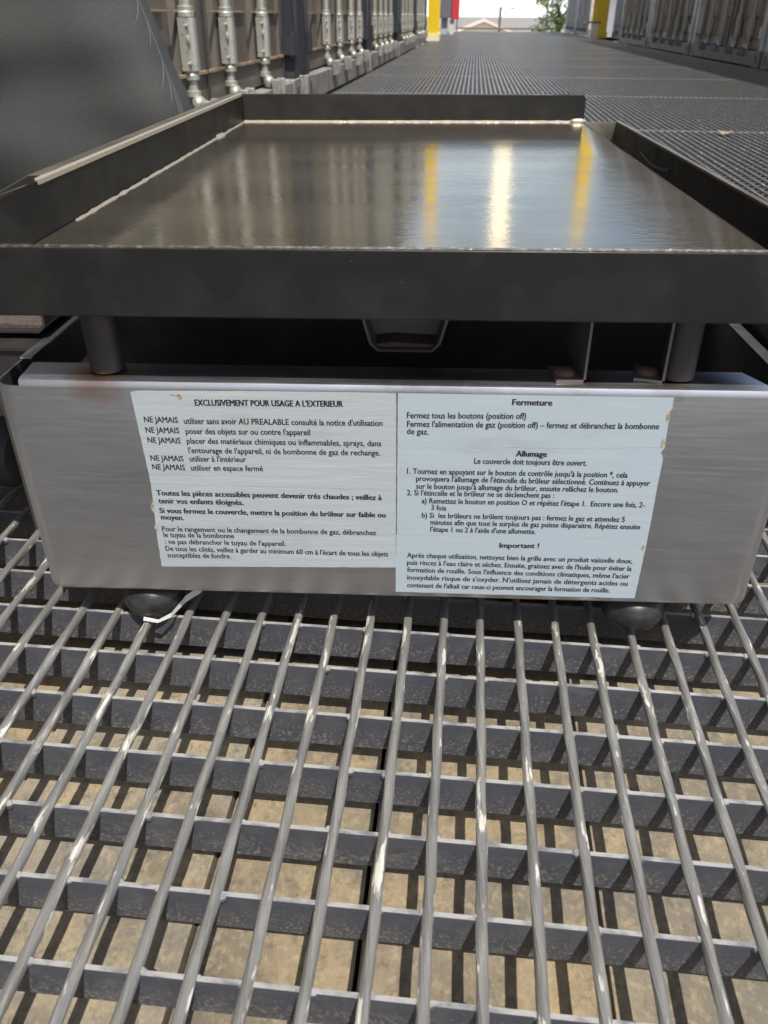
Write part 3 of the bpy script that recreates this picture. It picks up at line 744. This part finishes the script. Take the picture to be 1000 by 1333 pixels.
m = MB(); m.rings([[Vector((.8 * x, .6 * y, .004 + h)) for x, y, h in ((-.02, -.03, 0), (.015, -.035, .008), (.03, .0, .012), (.01, .03, .004), (-.03, .02, .01))], [Vector((.8 * x, .6 * y, .006 + h)) for x, y, h in ((-.02, -.03, 0), (.015, -.035, .008), (.03, .0, .012), (.01, .03, .004), (-.03, .02, .01))]])
tag(m.build('dry_leaf', M['dry'], None, loc=(.86, 2.75, 0)), 'dry leaf lying on the grating to the right, beyond the griddle', 'leaf')

# ------------------------------------------------------------------ far end of the walkway
def column(x0, x1, y0, y1, tall, label):
    r = empty('yellow_column', ((x0 + x1) / 2, (y0 + y1) / 2, 0)); w, d = (x1 - x0) / 2, (y1 - y0) / 2
    m = MB(); t = .03
    m.box(-w, w, -d, -d + t, .10, tall); m.box(-w, w, d - t, d, .10, tall); m.box(-t / 2, t / 2, -d + t, d - t, .10, tall)
    m.build('column_shaft', M['yellow'], r)
    m = MB(); m.box(-w - .02, w + .02, -d - .02, d + .02, 0.002, .10); m.build('column_base', M['cream'] if x0 < 0 else M['yellow'], r)
    tag(r, label, 'column')
column(-.78, -.615, 14.3, 14.8, 3.5, 'yellow painted steel column with a cream base on the left side of the walkway')
column(2.20, 2.44, 17.6, 18.0, 4.1, 'yellow painted steel column on the right side of the walkway')
r = empty('equipment_cabinet', (-.62, 19.6, 0))
m = MB(); m.box(-.20, .06, 0, .5, .30, 1.6); m.build('cabinet_body', M['cabinet'], r, bevel=.01)
m = MB(); m.box(.062, .22, .05, .45, .28, 1.6); m.build('side_panel', M['red'], r, bevel=.01)
m = MB(); m.box(-.15, -.02, .1, .3, 0, .298); m.build('cabinet_stand', M['blue grey door'], r)
m = MB(); m.box(.03, .12, .1, .3, 0, .278); m.build('white_post', M['white'], r)
tag(r, 'grey cabinet with a bright red side panel at the far left end of the walkway', 'cabinet')
r = empty('low_post', (2.27, 16.75 - .6, 0))
m = MB(); m.box(-.06, .06, -.06, .06, 0.002, .24); m.build('post_shaft', M['cream'], r)
m = MB(); m.box(-.22, .10, -.07, .07, .242, .27); m.build('post_cap', M['cabinet'], r)
r.location = (2.17, 17.25, 0)
tag(r, 'short cream post with a dark cap in front of the right yellow column', 'post')
r = empty('barrier_rail', (.6, 23.4, 0))
m = MB(); m.tube([(-1.11, 0, .075), (1.34, 0, .075)], .02, 8); m.build('rail_bar', M['railing'], r)
for x, h in ((-1.11, .42), (1.12, .80)):
    m = MB(); m.box(x - .018, x + .018, -.018, .018, -.08, h); m.build('rail_post', M['railing'], r)
tag(r, 'thin dark barrier rail with two upright posts closing the far end of the walkway', 'barrier')
r = empty('utility_pole', (1.72, 70, -3.2))
m = MB(); m.tube([(0, 0, 0), (0, 0, 4.1)], [.13, .09], 10); m.build('pole_shaft', M['railing'], r)
m = MB(); m.tube([(0, 0, 4.0), (.5, 0, 4.05), (.85, 0, 4.02)], .03, 6); m.blob((.9, 0, 4.0), .18, .08, .05, 6); m.build('lamp_arm', M['railing'], r)
tag(r, 'slim dark lamp pole standing in front of the cream house beyond the walkway', 'pole')
r = empty('gabled_house', (.75, 88, -3.75))
m = MB(); m.box(-4.6, 4.6, 0, 10, 0, 2.0); m.prism([(-4.6, 2.0), (4.6, 2.0), (0, 3.55)], 'y', .02, 9.98); m.build('wall', M['house wall'], r)
m = MB(); m.prism([(-5.0, 1.95), (-4.7, 1.95), (0, 3.60), (4.7, 1.95), (5.0, 1.95), (0, 3.85)], 'y', -.5, 10.4); m.build('roof', M['house roof'], r)
for x in (-2.6, 0, 2.6):
    m = MB(); m.box(x - .5, x + .5, -.04, .03, .8, 1.7); m.build('window', M['cabinet'], r)
tag(r, 'pale cream house with a low pinkish gable roof beyond the end of the walkway', 'house')
def tree(x, y, h, w, label):
    r = empty('leafy_tree', (x, y, -3.2))
    m = MB(); m.tube([(0, 0, 0), (.1, 0, h * .35), (-.05, .1, h * .7)], [.28, .2, .07], 9)
    for k in range(7):
        a = k * 2.4; m.tube([(0.05, 0, h * (.3 + .05 * k)), (w * .55 * math.cos(a), w * .55 * math.sin(a), h * (.5 + .05 * k))], [.09, .03], 6)
    m.build('trunk', M['bark'], r, smooth=True)
    m = MB()
    for k in range(46):
        a = random.uniform(0, 6.28); rr_ = w * math.sqrt(random.random()); cz = h * random.uniform(.34, 1.0)
        rr_ *= max(.25, 1 - ((cz / h - .58) / .5) ** 2)
        c = Vector((rr_ * math.cos(a), rr_ * math.sin(a), cz))
        for q in range(70):
            d = Vector([random.gauss(0, 1) for _ in range(3)]).normalized() * random.uniform(.1, .62) * (w / 2.2)
            s = random.uniform(.06, .13); n = Vector([random.gauss(0, 1) for _ in range(3)]).normalized(); e = n.orthogonal().normalized(); f = n.cross(e)
            p = c + d; vs = [m.bm.verts.new(p + e * s), m.bm.verts.new(p + f * s * .55), m.bm.verts.new(p - e * s), m.bm.verts.new(p - f * s * .55)]
            m.bm.faces.new(vs)
    m.build('crown', M['leaf'], r)
    tag(r, label, 'tree')
tree(5.35, 62, 6.0, 2.0, 'bright green leafy tree beyond the far right end of the walkway')
